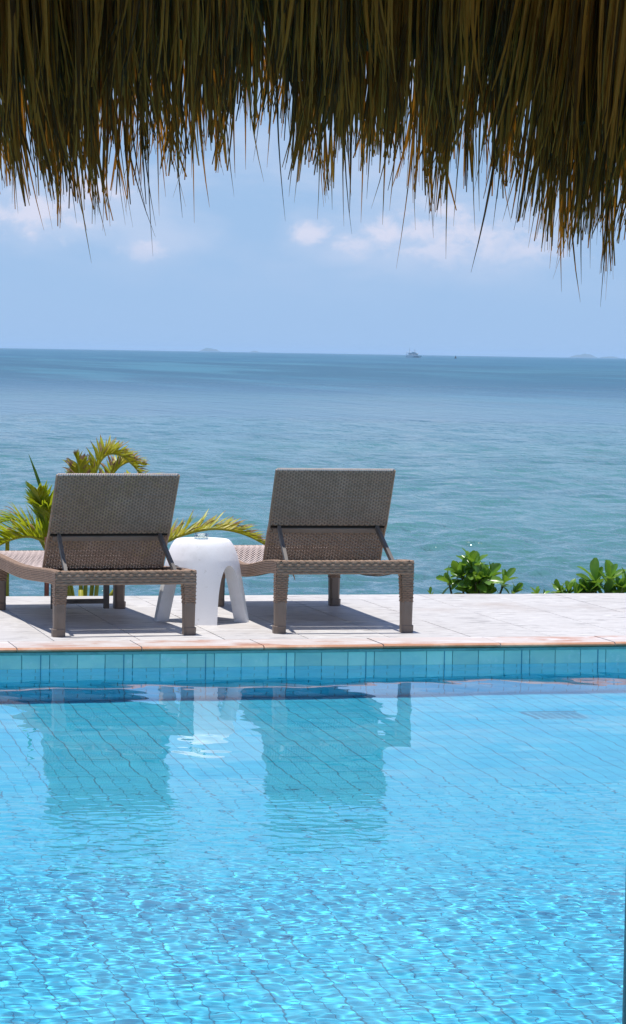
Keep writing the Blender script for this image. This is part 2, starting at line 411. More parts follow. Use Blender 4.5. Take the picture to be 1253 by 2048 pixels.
# ------------------------------------------------------------------ sea
SEA_Z = -1.45
angs = np.radians(np.concatenate([np.linspace(-85, 2, 50)[:-1], np.linspace(2, 24, 420), np.linspace(24, 85, 40)[1:]]))
rr = list(np.arange(14.6, 26, .4)) + list(np.arange(26, 46, .05))
while rr[-1] < 32000: rr.append(rr[-1] * (1.0033 if rr[-1] < 120 else 1.006 if rr[-1] < 200 else 1.02 if rr[-1] < 3000 else 1.12))
rr = np.array(rr)
A, Rr = np.meshgrid(angs, rr)
SX, SY = Rr * np.sin(A), Rr * np.cos(A)
cell = np.gradient(rr)[:, None]
SZ = np.full_like(SX, SEA_Z)
for _ in range(70):
    L = .28 * (2.0 / .28) ** (rng.random() ** 1.2); k = 2 * math.pi / L; a = math.radians(100) + .62 * rng.normal()
    am = .16 / k * math.sqrt(2 / 70)
    fade = np.clip((L / np.maximum(cell, .02) - 2.5) / 2.5, 0, 1)
    SZ += am * fade * np.sin(k * (SX * math.cos(a) + SY * math.sin(a)) + rng.random() * 6.283)
ny, nx = SX.shape; idx = np.arange(nx * ny).reshape(ny, nx)
V = np.stack([SX, SY, SZ], -1).reshape(-1, 3)
F = np.stack([idx[:-1, :-1], idx[:-1, 1:], idx[1:, 1:], idx[1:, :-1]], -1).reshape(-1, 4)
ms = bpy.data.materials.new('sea_water'); ms.use_nodes = True; nt = NT(ms.node_tree); p = ms.node_tree.nodes['Principled BSDF']
pos = nt.n('ShaderNodeNewGeometry').outputs['Position']; sx, sy, sz = nt.sep(pos)
dist = nt.math('LOGARITHM', nt.math('MAXIMUM', nt.n('ShaderNodeVectorMath', operation='LENGTH').outputs['Value'], 1.0), 10.0)
vl = nt.n('ShaderNodeVectorMath', operation='LENGTH'); nt.put(vl.inputs[0], pos)
dist = nt.math('LOGARITHM', vl.outputs['Value'], 10.0)
# shallow sandy turquoise near the shore, seagrass beds further out, deep blue beyond
patches = nt.noise(nt.scalev(pos, (.010, .030, 1)), 1.0, 3, .5, .3)
streak = nt.noise(nt.scalev(pos, (.02, .05, 1)), 1.0, 12, .78, .2)
dj = nt.math('ADD', dist, nt.math('MULTIPLY', nt.math('SUBTRACT', patches, .5), .35))
cnear = nt.mix(nt.ramp(dist, 1.25, 1.80), (.064, .135, .155), (.074, .215, .215))
c = nt.mix(nt.ramp(patches, .45, .66), cnear, (.045, .175, .20))
c = nt.mix(nt.ramp(dj, 1.98, 2.38), c, (.020, .105, .165))
c = nt.mix(nt.ramp(dj, 2.75, 2.95), c, (.014, .11, .19))
gust = nt.noise(nt.scalev(pos, (.07, .006, 1)), 1.0, 7, .66, .2)
c = nt.mix(nt.math('MULTIPLY', nt.math('MULTIPLY', nt.ramp(gust, .46, .60), nt.ramp(dist, 2.0, 2.4)), .75), c, (.055, .21, .28))
c = nt.mix(nt.math('MULTIPLY', nt.ramp(streak, .42, .66), .5), c, (.025, .085, .12))
nt.put(p.inputs['Base Color'], c)
nt.put(p.inputs['Roughness'], nt.ramp(dist, 2.0, 2.6, .10, .34)); p.inputs['IOR'].default_value = 1.333
nrm = None
for sc, st, dd_, det in (((3.0, 3.6, 1), .50, .04, 5), ((2.0, .75, 1), .80, .14, 4), ((.9, .22, 1), .75, .40, 5), ((.30, .04, 1), .4, 1.6, 6)):
    b = nt.n('ShaderNodeBump'); b.inputs['Strength'].default_value = st; b.inputs['Distance'].default_value = dd_
    nt.put(b.inputs['Height'], nt.noise(nt.scalev(pos, sc), 1.0, det, .58, .3)); nt.put(b.inputs['Normal'], nrm); nrm = b.outputs[0]
nt.put(p.inputs['Normal'], nrm)
tag(link('sea', mesh('sea', V.tolist(), F.tolist(), [ms], True)), kind='structure')

# ------------------------------------------------------------------ wicker
def weave(mb, P, U, Vl, warp, pitch, amp, m=0, wm=None, fill=.93, sub=1, v_off=0.0):
    """woven strands over a patch P(u,v)->(point, normal), u,v in metres; rows run along u"""
    nr = max(1, int(round(Vl / pitch))); pr = Vl / nr; nw = max(2, int(round(U / warp)))
    ns = nw * 2 * sub
    for j in range(nr):
        vc = (j + .5) * pr; hw = pr * fill / 2; rowj = random.uniform(-.0004, .0004)
        pts = []
        for i in range(ns + 1):
            u = U * i / ns; ph = math.pi * (i / (2 * sub)) + (math.pi if j % 2 else 0)
            off = amp * math.cos(ph)
            for k, (dv, bulge) in enumerate(((-hw, -.0012), (0, .0012), (hw, -.0012))):
                q, n = P(u, vc + dv + rowj); pts.append(tuple(q + n * (off + bulge)))
        mb.add(pts, [(i * 3 + k, i * 3 + 3 + k, i * 3 + 4 + k, i * 3 + 1 + k) for i in range(ns) for k in range(2)], m)
    if wm is not None:
        for i in range(nw + 1):
            u = U * i / nw; hw = warp * .30; pts = []; nv = max(2, nr // 6)
            for j in range(nv + 1):
                for du in (-hw, hw):
                    q, n = P(min(max(u + du, 0), U), Vl * j / nv); pts.append(tuple(q - n * .0006))
            mb.add(pts, [(j * 2, j * 2 + 1, j * 2 + 3, j * 2 + 2) for j in range(nv)], wm)
def quad_patch(a, b, c, dd):
    """a,b bottom left/right, c,dd top right/left (bilinear)"""
    a, b, c, dd = map(Vector, (a, b, c, dd)); n = (b - a).cross(dd - a).normalized(); U = (b - a).length; Vl = (dd - a).length
    def P(u, v):
        s, t = u / U, v / Vl
        return a * (1 - s) * (1 - t) + b * s * (1 - t) + c * s * t + dd * (1 - s) * t, n
    return P, U, Vl
def patch_obj(name, parent, quads, warp, pitch, amp, core=None, mats=None):
    mb = MB()
    for q in quads:
        P, U, Vl = quad_patch(*q); weave(mb, P, U, Vl, warp, pitch, amp, 0, 1)
    if core:
        for a, b in core: mb.box(a, b, 1)
    return mb.build(name, mats or [M['wicker'], M['wicker_dark']], parent)

def make_lounger(loc, rz, label, head_z, dip, foot_z, ty, spacing, lean, top_z, support):
    """origin on the deck midway between the head-end legs; +y towards the foot end"""
    root = tag(empty('sun_lounger', loc, rz), label, 'sun lounger', 'wicker sun loungers on the deck')
    HW = .338                                              # half width over the outside of the frame
    L = spacing + .32                                      # frame length from the head rail
    y_head = -.032
    def top(y):                                            # height of the frame's top edge: a hollow under the hips
        t = max(0.0, min(1.0, (y - y_head) / (L - y_head)))
        s = t * t * (3 - 2 * t)
        return head_z + (foot_z - head_z) * s - dip * math.sin(math.pi * min(1, t * 1.12)) ** 2
    RH = .064; RT = .036
    # head rail
    hr = MB()
    hr.box((-HW + .006, y_head + .004, head_z - RH + .003), (HW - .006, y_head + RT - .004, head_z - .004), 1)
    for q in (((-HW, y_head, head_z - RH), (HW, y_head, head_z - RH), (HW, y_head, head_z), (-HW, y_head, head_z)),
              ((-HW, y_head, head_z), (HW, y_head, head_z), (HW, y_head + RT, head_z), (-HW, y_head + RT, head_z))):
        P, U, Vl = quad_patch(*q); weave(hr, P, U, Vl, .021, .0125, .0022, 0, None, .97, 2)
    hr.build('head_rail', [M['wicker'], M['wicker_dark']], root)
    # side rails follow the curve of the frame
    for sgn in (-1, 1):
        sr = MB(); N = 28; core = []
        for i in range(N + 1):
            y = y_head + .004 + (L - .008) * i / N; z = top(y)
            core += [(sgn * (HW - .003), y, z - RH + .003), (sgn * (HW - RT), y, z - RH + .003), (sgn * (HW - RT), y, z - .004), (sgn * (HW - .003), y, z - .004)]
        fs = [(i * 4 + k, i * 4 + (k + 1) % 4, i * 4 + 4 + (k + 1) % 4, i * 4 + 4 + k) for i in range(N) for k in range(4)]
        sr.add(core, fs + [(0, 1, 2, 3), (N * 4 + 3, N * 4 + 2, N * 4 + 1, N * 4)], 1)
        def Pf(u, v, s=sgn): y = y_head + u; return Vector((s * HW, y, top(y) - RH + v)), Vector((s, 0, 0))
        def Pt(u, v, s=sgn): y = y_head + u; return Vector((s * (HW - v), y, top(y))), Vector((0, 0, 1))
        weave(sr, Pf, L, RH, .010, .0085, .0014, 0, None, .95)
        weave(sr, Pt, L, RT, .012, .009, .0014, 0, None, .97)
        sr.build('side_rail', [M['wicker'], M['wicker_dark']], root)
    fr = MB(); yf = y_head + L; zf = top(yf)
    fr.box((-HW + .004, yf - RT, zf - RH), (HW - .004, yf, zf - .003), 0, bev=.006); fr.build('foot_rail', [M['wicker']], root)
    # seat: strands running lengthwise, from the foot rail to the backrest hinge
    y0 = .40; st = MB(); n = 38; N = 20
    for k in range(n):
        xc = -HW + RT + .004 + (2 * (HW - RT) - .008) * (k + .5) / n
        pts = []
        for i in range(N + 1):
            y = y0 + (yf - RT - y0) * i / N; z = top(y) - .004 + .0012 * (1 if (i + k) % 2 else -1)
            pts += [(xc - .0041, y, z), (xc, y, z + .0025), (xc + .0041, y, z)]
        st.add(pts, [(i * 3 + q, i * 3 + 1 + q, i * 3 + 4 + q, i * 3 + 3 + q) for i in range(N) for q in range(2)], 0)
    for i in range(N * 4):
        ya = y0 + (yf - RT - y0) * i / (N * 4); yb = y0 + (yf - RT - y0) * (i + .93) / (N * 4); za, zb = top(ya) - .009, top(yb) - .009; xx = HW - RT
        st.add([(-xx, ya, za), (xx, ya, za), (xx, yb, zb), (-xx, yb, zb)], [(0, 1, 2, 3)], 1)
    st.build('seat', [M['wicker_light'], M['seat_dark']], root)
    for y in (y0, y0 + .45, yf - .25):
        sf = MB(); sf.box((-HW + RT, y, top(y) - .045), (HW - RT, y + .03, top(y) - .016), 0, bev=.003); sf.build('seat_bearer', M['metal'], root)
    # backrest
    BW = .292; z_bot = head_z - .075
    def bp(t): return (ty + lean * (1 - t), z_bot + (top_z - z_bot) * t)     # t=0 hinge .. 1 top
    t_s = .445
    nrm = Vector((0, -(top_z - z_bot), -lean)).normalized()
    def panel(name, t0, t1, off):
        y0_, z0_ = bp(t0); y1_, z1_ = bp(t1); o = nrm * off
        mb = MB(); a = (-BW, y0_, z0_); b = (BW, y0_, z0_); c = (BW, y1_, z1_); dd = (-BW, y1_, z1_)
        P, U, Vl = quad_patch(*[Vector(q) + o for q in (a, b, c, dd)]); weave(mb, P, U, Vl, .0135, .0095, .0023, 0, 1, .965)
        return mb.build(name, [M['wicker'], M['wicker_dark']], root), Vl
    low, _ = panel('backrest_lower_panel', 0, t_s - .012, 0); low['kind'] = 'stuff'
    up, _ = panel('backrest_upper_panel', t_s + .010, 1, .016); up['kind'] = 'stuff'
    ed = MB(); yt, zt = bp(1)                                # rolled top edge and side binding
    for i in range(52):
        x = -BW + 2 * BW * (i + .5) / 52; c = Vector((x, yt, zt + .003)) + nrm * .010
        ed.tube([c + Vector((-.0085, -.003, -.005)), c + Vector((-.002, -.002, .0022)), c + Vector((.0085, .006, .001))], .0042, 5, 1)
    for s in (-1, 1):
        pts = [Vector((s * (BW + .002), *bp(t))) + nrm * (.010 if t > t_s else -.002) for t in np.linspace(0, 1, 12)]
        ed.tube(pts, .0065, 6, 0)
    ed.build('backrest_edging', [M['wicker'], M['wicker_light']], root)
    bf = MB(); ysl, zsl = bp(t_s)
    R_ = Matrix.Translation((0, ysl, zsl)) @ Matrix.Rotation(math.atan2(-lean, (top_z - z_bot)) * -1, 4, 'X')
    bf.box((-BW + .020, -.010, -.042), (BW - .020, .006, -.014), 0, R_, .003); bf.build('cross_bar', M['sleeve'], root)
    bf = MB(); bf.box((-BW + .004, -.006, -.0135), (BW - .004, .004, .004), 0, R_, .001); bf.build('gap_shade_strip', M['gap_shade'], root)  # black strip added as the deep shade between upper and lower panel
    for s in (-1, 1):
        mb = MB(); a = Vector((s * (BW - .045), ysl - .012, zsl - .012)); b = Vector((s * (HW - RT - .035), .035, head_z - .045))
        dirv = (b - a); ln = dirv.length; q = dirv.to_track_quat('Z', 'X').to_matrix().to_4x4()
        mb.box((-.012, -.008, 0), (.012, .008, ln), 0, Matrix.Translation(a) @ q, .002); mb.build('strut', M['metal'], root)
    # legs: woven above, plastic sleeve and cap below
    for lx, ly, zt_ in ((-1, 0, head_z - RH), (1, 0, head_z - RH), (-1, spacing, top(spacing) - RH), (1, spacing, top(spacing) - RH)):
        z_sl = .148; leg = MB(); xo = lx * HW; wt_, wb_ = .060, .053
        def ring(z, wd, g=0): # keeps the outside face flush
            xa, xb = sorted((xo - lx * g, xo - lx * (wd - g))); return [(xa, ly - wd / 2 + g, z), (xb, ly - wd / 2 + g, z), (xb, ly + wd / 2 - g, z), (xa, ly + wd / 2 - g, z)]
        a, b = ring(z_sl, wb_), ring(zt_ + .004, wt_)
        ca, cb_ = ring(z_sl, wb_, .004), ring(zt_ + .004, wt_, .004)
        leg.add(ca + cb_, [(i, (i + 1) % 4, 4 + (i + 1) % 4, 4 + i) for i in range(4)], 1)
        for i in range(4):
            j = (i + 1) % 4; P, U, Vl = quad_patch(a[i], a[j], b[j], b[i]); weave(leg, P, U, Vl, .015, .0088, .0016, 0, None, .95, 2)
        lg_ = leg.build('leg', [M['wicker'], M['wicker_dark']], root)
        def prism(z0, w0, z1, w1, cx_, bev):
            k = MB(); V = []
            for z, ww in ((z0, w0 - bev), (z0 + bev, w0), (z1 - bev, w1), (z1, w1 - bev)):
                r_ = ww / 2; cc = min(.012, r_ * .4)
                V += [(cx_ + sx_ * r_ - sx_ * (cc if q else 0), ly + sy_ * r_ - sy_ * (0 if q else cc), z) for sx_, sy_, qs in ((-1, -1, (0, 1)), (1, -1, (1, 0)), (1, 1, (0, 1)), (-1, 1, (1, 0))) for q in qs]
            F = [tuple(range(7, -1, -1)), tuple(range(24, 32))] + [(r * 8 + i, r * 8 + (i + 1) % 8, r * 8 + 8 + (i + 1) % 8, r * 8 + 8 + i) for r in range(3) for i in range(8)]
            return k.add(V, F)
        cx_ = xo - lx * .0265; out = lx * .003
        prism(.034, .053, .152, .0565, cx_, .002).build('foot_sleeve', M['sleeve'], lg_)
        prism(0.0, .058, .037, .0605, cx_ + out, .003).build('foot_cap', M['sleeve'], lg_)
    if support:                                            # folding support standing under the seat
        mb = MB(); ys = spacing - .12
        for x in (-.06, .215): mb.box((x - .014, ys - .010, .012), (x + .014, ys + .010, top(ys) - .02), 0, bev=.002)
        mb.box((-.06, ys - .009, .038), (.215, ys + .009, .062), 0, bev=.002); mb.build('support_frame', M['metal'], root)
    if not support:
        mb = MB(); mb.tube([(-.255, -.02, head_z - RH - .001), (-.25, -.022, head_z - RH - .012), (-.246, -.02, head_z - RH - .028)], [.004, .003, .0015], 5); mb.build('loose_strand', M['wicker'], root)
    return root
make_lounger((3.117, 12.975, 0), math.radians(1.0), 'taller wicker sun lounger to the right of the white stool table', .347, .055, .305, .200, 1.41, .255, .776, False)
make_lounger((2.047, 12.905, 0), math.radians(5.2), 'lower wicker sun lounger at left in front of the palm, dark support frame under it', .305, .020, .285, .155, 1.35, .30, .750, True)

# ------------------------------------------------------------------ stool table
def make_stool(loc, rz):
    n = 160; H = .408
    prof = [(.000, H), (.122, H), (.134, H - .004), (.144, H - .015), (.162, H - .045), (.180, H - .10), (.194, H - .17), (.208, H - .25), (.222, H - .33), (.236, .0)]
    pz = np.array([q[1] for q in prof[::-1]]); pr = np.array([q[0] for q in prof[::-1]])
    def rad(z): return float(np.interp(z, pz, pr))
    def floor_h(a):
        k = (a / (math.pi / 2)) % 1.0; dd = abs(k - .5) / .5        # k=.5 middle of an arch
        half = .57
        if dd >= half: return 0.0
        return .285 * math.sqrt(max(0, 1 - (dd / half) ** 2.2))
    angs_ = []
    for k in range(4):
        for t in np.linspace(0, 1, 45)[:-1]:
            angs_.append((k + t) * math.pi / 2)
    zs = [H - .003, H - .012, H - .035, H - .07] ; ns = 12
    V = []; F = []
    def shell(th, flip):
        b = len(V); cols_ = []
        for a in angs_:
            z0 = floor_h(a); c = []
            zz = [H - th * .9 if th else H] + [z - th * .9 for z in zs] + list(np.linspace(zs[-1] - .02 - th * .5, z0, ns))
            for i, z in enumerate(zz):
                r = (.122 if i == 0 else rad(z)) - th * (1 if i > 0 else 1)
                c.append(len(V)); V.append((r * math.cos(a), r * math.sin(a), z))
            cols_.append(c)
        ctr = len(V); V.append((0, 0, H - th * .9)); N = len(cols_)
        for i in range(N):
            j = (i + 1) % N; A_, B_ = cols_[i], cols_[j]
            F.append((ctr, A_[0], B_[0]) if not flip else (ctr, B_[0], A_[0]))
            for k in range(len(A_) - 1):
                f = (A_[k], A_[k + 1], B_[k + 1], B_[k]); F.append(f if not flip else f[::-1])
        return cols_
    o_ = shell(0, False); i_ = shell(.065, True)
    for i in range(len(o_)):
        j = (i + 1) % len(o_); F.append((o_[i][-1], i_[i][-1], i_[j][-1], o_[j][-1]))
    me = mesh('stool_table', V, F, [M['white']], True)
    try: me.set_sharp_from_angle(angle=math.radians(38))
    except Exception: pass
    o = link('stool_table', me, None, loc, rz)
    return tag(o, 'white four legged stool table with arched openings between the two loungers', 'stool table')
make_stool((2.545, 13.605, 0), math.radians(-90 - 10))
# glass ashtray
mb = MB(); mb.lathe([(.0001, .0), (.032, .0), (.036, .004), (.037, .026), (.034, .027), (.032, .024), (.030, .008), (.0001, .007)], 36)
o = mb.build('ashtray', M['glass'], None, True, (2.530, 13.560, .4085)); tag(o, 'small round clear glass ashtray on top of the white stool table', 'ashtray')

# ------------------------------------------------------------------ drain in the pool floor
dr = tag(empty('floor_drain', (3.69, 11.63, FLOOR_Z - .002)), 'rectangular slotted drain grate in the pool floor', 'drain grate')
mb = MB()
for a, b in (((0, 0), (.23, .014)), ((0, .216), (.23, .23)), ((0, .0142), (.014, .2158)), ((.216, .0142), (.23, .2158))): mb.box((a[0], a[1], 0), (b[0], b[1], .007), 0)
o = mb.build('grate_frame', M['grate'], dr); o.cycles.is_caustics_receiver = True
sl = MB(); sl.box((.0145, 0, .001), (.2155, .007, .006)); slm = mesh('grate_slat', sl.V, sl.F, [M['grate']])
for k in range(14): o = link('grate_slat', slm, dr, (0, .0185 + k * .0141, 0)); o.cycles.is_caustics_receiver = True
mb = MB()
for k in range(1, 6): mb.box((.0145 + k * .0335 - .003, .0145, .0005), (.0145 + k * .0335 + .003, .2155, .0055))
o = mb.build('cross_bars', M['grate'], dr); o.cycles.is_caustics_receiver = True

# ------------------------------------------------------------------ palm behind the left lounger
def frond(root, pts, n, ll, dark=False, dry=.25, droop=.5, fold=.6, spread=1.0, light=False):
    """pts: rachis control points (local), ll: longest leaflet"""
    P = [Vector(p) for p in pts]
    def curve(t):
        m = len(P) - 1; x = t * m; i = min(int(x), m - 1); f = x - i
        p0, p1, p2, p3 = P[max(i - 1, 0)], P[i], P[i + 1], P[min(i + 2, m)]
        return .5 * ((2 * p1) + (p2 - p0) * f + (2 * p0 - 5 * p1 + 4 * p2 - p3) * f * f + (3 * p1 - p0 - 3 * p2 + p3) * f ** 3)
    mb = MB(); ts = np.linspace(0, 1, 26)
    mb.tube([curve(t) for t in ts], [.011 * (1 - t) + .002 for t in ts], 7)
    fr = mb.build('frond', M['rachis'], root, True)
    lf = MB()
    for k in range(n):
        t = .16 + .84 * (k + random.uniform(-.2, .2)) / n; t = min(max(t, .05), .995)
        p = curve(t); tg = (curve(min(t + .02, 1)) - curve(max(t - .02, 0))).normalized()
        sd = tg.cross(Vector((0, 0, 1)));
        if sd.length < .2: sd = tg.cross(Vector((0, 1, 0)))
        sd.normalize(); upv = sd.cross(tg).normalized()
        for s in (-1, 1):
            ln = ll * (math.sin(math.pi * (.12 + .86 * t)) ** .6) * random.uniform(.75, 1.1)
            dirv = (tg * random.uniform(.7, 1.0) + sd * s * spread * random.uniform(.55, 1.05) + upv * fold * random.uniform(.3, 1.1)).normalized()
            seg = 6; q = p.copy(); wd = random.uniform(.009, .015); pl = []
            isdry = random.random() < dry; curl = random.uniform(-1, 1)
            for i in range(seg + 1):
                f = i / seg; ww = wd * (.45 + 1.1 * f if f < .35 else .83 * (1 - ((f - .35) / .65) ** 1.7) + .02)
                wv = dirv.cross(upv + sd * .2).normalized() * ww
                pl += [q + wv, q + upv * ww * .5, q - wv]
                drp = droop * (2.2 if isdry else 1) * (f ** 1.3)
                dirv = (dirv + Vector((0, 0, -1)) * drp * .30 + (sd * curl * .35 * f if isdry else Vector())).normalized()
                q = q + dirv * ln / seg
            for i in range(seg):
                mt = 1 if (isdry and i >= 2 + int(random.random() * 2)) or (dry > .3 and i == seg - 1 and random.random() < .6) else 0
                b = i * 3
                lf.add([tuple(v) for v in pl[b:b + 6]], [(0, 1, 4, 3), (1, 2, 5, 4)], mt)
    o = lf.build('leaflets', [M['palm_dark'] if dark else M['palm_light'] if light else M['palm'], M['palm_dry']], fr); o['kind'] = 'stuff'
    return fr
def at(x, y, z): return (x - PB[0], y - PB[1], z - PB[2])
PB = (2.26, 15.55, -.63)
palm = tag(empty('palm', PB), 'young feather leaved palm with dry tips rising behind the left lounger', 'palm')
mb = MB()
for bx_, by_, tx, ty_, tz in ((0, 0, .02, 0, .50), (.06, .04, .16, .03, .55), (-.07, .02, -.13, .02, .50), (-.02, -.06, -.05, -.05, .62)):
    mb.tube([(bx_, by_, -.02), ((bx_ + tx) / 2, (by_ + ty_) / 2, tz / 2), (tx, ty_, tz)], [.022, .018, .014], 8)
mb.build('stem', M['rachis'], palm, True)
frond(palm, [at(2.24, 15.55, -.1), at(2.26, 15.56, .35), at(2.29, 15.57, .62), at(2.345, 15.58, .735), at(2.43, 15.60, .745), at(2.52, 15.62, .68), at(2.58, 15.64, .60)], 66, .135, dry=.38, droop=.18, fold=1.0, spread=.8, light=True)
frond(palm, [at(2.16, 15.53, -.1), at(2.08, 15.52, .16), at(2.02, 15.50, .34), at(1.985, 15.48, .46), at(1.955, 15.46, .54)], 52, .21, dry=.04, droop=.3, fold=.2, spread=.9)
frond(palm, [at(2.18, 15.53, -.1), at(2.12, 15.50, .18), at(2.06, 15.46, .34), at(2.02, 15.43, .42), at(1.98, 15.41, .45)], 60, .22, dry=.04, droop=.45, fold=.3, spread=1.0)
frond(palm, [at(2.16, 15.50, -.1), at(2.08, 15.46, .20), at(1.95, 15.42, .285), at(1.85, 15.40, .29), at(1.74, 15.37, .25), at(1.62, 15.33, .18)], 56, .24, dry=.10, droop=.35, fold=1.0)
frond(palm, [at(2.14, 15.60, -.1), at(2.02, 15.62, .22), at(1.90, 15.64, .36), at(1.78, 15.66, .36), at(1.64, 15.68, .28)], 34, .22, dry=.35, droop=.5, fold=.4)
frond(palm, [at(2.34, 15.50, -.1), at(2.50, 15.48, .12), at(2.70, 15.46, .27), at(2.92, 15.44, .335), at(3.10, 15.42, .315), at(3.26, 15.40, .24)], 84, .17, dry=.36, droop=.28, fold=.75, spread=.8, light=True)
frond(palm, [at(2.30, 15.56, -.1), at(2.36, 15.66, .25), at(2.48, 15.76, .50), at(2.60, 15.84, .60), at(2.72, 15.9, .55)], 24, .20, dry=.4, droop=.5, fold=.3)
mb = MB(); mb.tube([at(2.06, 15.50, .30), at(2.0, 15.49, .50), at(1.945, 15.47, .65), at(1.905, 15.46, .75)], [.010, .012, .008, .001], 7)
mb.build('unopened_frond', M['palm_dark'], palm, True)
frond(palm, [at(2.22, 15.56, -.1), at(2.215, 15.56, .36), at(2.21, 15.57, .58), at(2.20, 15.57, .68), at(2.18, 15.58, .745)], 40, .13, dry=.42, droop=.15, fold=.5, spread=.9, light=True)
frond(palm, [at(2.28, 15.60, -.1), at(2.33, 15.62, .40), at(2.40, 15.66, .62), at(2.50, 15.70, .70), at(2.60, 15.74, .68)], 40, .13, dry=.6, droop=.25, fold=.8, spread=.8, light=True)
# stalk of a frond crossing the left edge, and the stake beside the palm
mb = MB(); mb.tube([(1.79, 15.42, -.63), (1.785, 15.41, 0), (1.785, 15.40, .30)], [.016, .014, .011], 7)
o = mb.build('cut_stalk', M['rachis'], palm, True); o.location = (-PB[0], -PB[1], -PB[2])
mb = MB(); mb.tube([(0, 0, -.62), (.002, 0, -.2), (0, .003, .30)], [.014, .0135, .013], 8)
tag(mb.build('garden_stake', M['stake'], None, True, (1.992, 15.30, 0)), 'dark red brown wooden stake standing behind the left lounger', 'stake')

# ------------------------------------------------------------------ glossy shrubs behind the deck
def leaf_mesh(L, Wd, cup, bend):
    V = []; n = 7
    for i in range(n):
        t = i / (n - 1); wd = Wd * (.10 + .90 * math.sin(math.pi * min(1, t ** 1.35 * .86 + .0)) ** .8) if t < 1 else Wd * .30
        y = L * t; z = -bend * L * t * t
        for s in (-1, -.5, 0, .5, 1): V.append((s * wd / 2, y, z + cup * wd * (s * s) ))
    F = [(i * 5 + k, i * 5 + k + 1, i * 5 + k + 6, i * 5 + k + 5) for i in range(n - 1) for k in range(4)]
    return mesh('leaf', V, F, [M['leaf']], True)
LEAVES = [leaf_mesh(.118, .052, .25, .12), leaf_mesh(.125, .054, .18, .30), leaf_mesh(.10, .050, .35, -.1), leaf_mesh(.105, .048, .1, .45)]
def rosette(root, c, axis_, n, size=1.0, open_=1.0):
    ax = Vector(axis_).normalized(); e1 = ax.orthogonal().normalized(); e2 = ax.cross(e1)
    for k in range(n):
        f = (k + .5) / n; a = k * 2.399 + random.uniform(-.2, .2)
        tilt = (.20 + 1.25 * f * open_) * random.uniform(.85, 1.1)
        out = e1 * math.cos(a) + e2 * math.sin(a)
        dirv = (ax * math.cos(tilt) + out * math.sin(tilt)).normalized()
        up_ = (ax * math.sin(tilt) - out * math.cos(tilt)).normalized(); sd = dirv.cross(up_).normalized()
        m3 = Matrix((sd, dirv, up_)).transposed().to_4x4()
        p = Vector(c) - ax * (.055 * f * size)
        o = link('leaf', random.choice(LEAVES), root); o.matrix_local = Matrix.Translation(p) @ m3 @ Matrix.Scale(size * random.uniform(.78, 1.12), 4)
def shrub(loc, label, heads):
    root = tag(empty('leafy_shrub', loc), label, 'shrub', 'glossy green shrubs along the far deck edge')
    mb = MB(); 
    for c, ax, n, size, op in heads:
        c = Vector(c); mb.tube([(c.x * .25, c.y * .25, -.02), tuple(c * .6 + Vector((0, 0, .05))), tuple(c)], [.012, .008, .005], 6)
    mb.build('branch', M['twig'], root, True)
    for c, ax, n, size, op in heads: rosette(root, c, ax, n, size, op)
BZ = -.62
shrub((4.47, 15.45, BZ), 'largest leafy green shrub at the deck edge right of the loungers',
      [((0, 0, .75), (0, -.25, 1), 18, 1.08, 1.05), ((-.07, -.03, .70), (-.6, -.3, .7), 15, 1.0, 1), ((.03, -.07, .68), (.1, -.7, .6), 15, 1.0, 1), ((.10, 0, .68), (.6, -.1, .8), 14, .95, 1),
       ((.19, -.02, .66), (.5, -.1, 1), 9, .85, .9), ((.24, -.05, .60), (.6, -.3, .8), 7, .7, .9), ((-.14, 0, .66), (-.8, 0, .6), 7, .85, .8), ((.02, .05, .64), (0, .2, 1), 9, 1.0, 1), ((.06, -.06, .60), (.3, -.6, .6), 9, .9, 1), ((-.04, -.05, .60), (-.3, -.6, .6), 9, .9, 1), ((.0, -.08, .66), (0, -.8, .7), 10, 1.0, 1)])
shrub((4.85, 15.42, BZ), 'smallest shrub, only leaf tips showing above the deck edge', [((0, 0, .585), (-.2, -.2, 1), 6, .6, .9), ((.05, .02, .58), (.5, 0, 1), 5, .5, .9)])
shrub((5.04, 15.40, BZ), 'low leafy shrub between the smallest shrub and the right edge', [((0, 0, .605), (.0, -.2, 1), 10, .75, .9), ((-.05, 0, .605), (-.5, 0, 1), 9, .7, .8), ((.06, 0, .60), (.5, -.2, 1), 9, .7, .9), ((.11, -.02, .60), (.3, -.3, 1), 9, .7, .9), ((.03, -.04, .59), (.1, -.5, 1), 9, .7, 1)])
shrub((5.23, 15.40, BZ), 'shrub with broad upright leaves against the right edge', [((-.03, 0, .66), (-.25, -.2, 1), 10, 1.1, .75), ((.05, 0, .67), (.2, -.2, 1), 11, 1.1, .85), ((.16, .02, .64), (.4, -.2, 1), 10, 1.0, .9), ((.02, -.05, .60), (.1, -.6, .8), 7, .8, .9), ((.26, 0, .64), (.3, 0, 1), 9, 1.0, .9), ((-.08, -.03, .60), (-.4, -.4, 1), 9, .85, .9), ((.10, -.05, .61), (.1, -.6, .9), 10, .9, 1), ((.20, -.05, .61), (.2, -.6, .9), 10, .9, 1)])
shrub((4.20, 15.36, BZ), 'tiny sprig peeping over the deck edge left of the largest shrub', [((0, 0, .595), (-.2, -.2, 1), 4, .4, .8)])

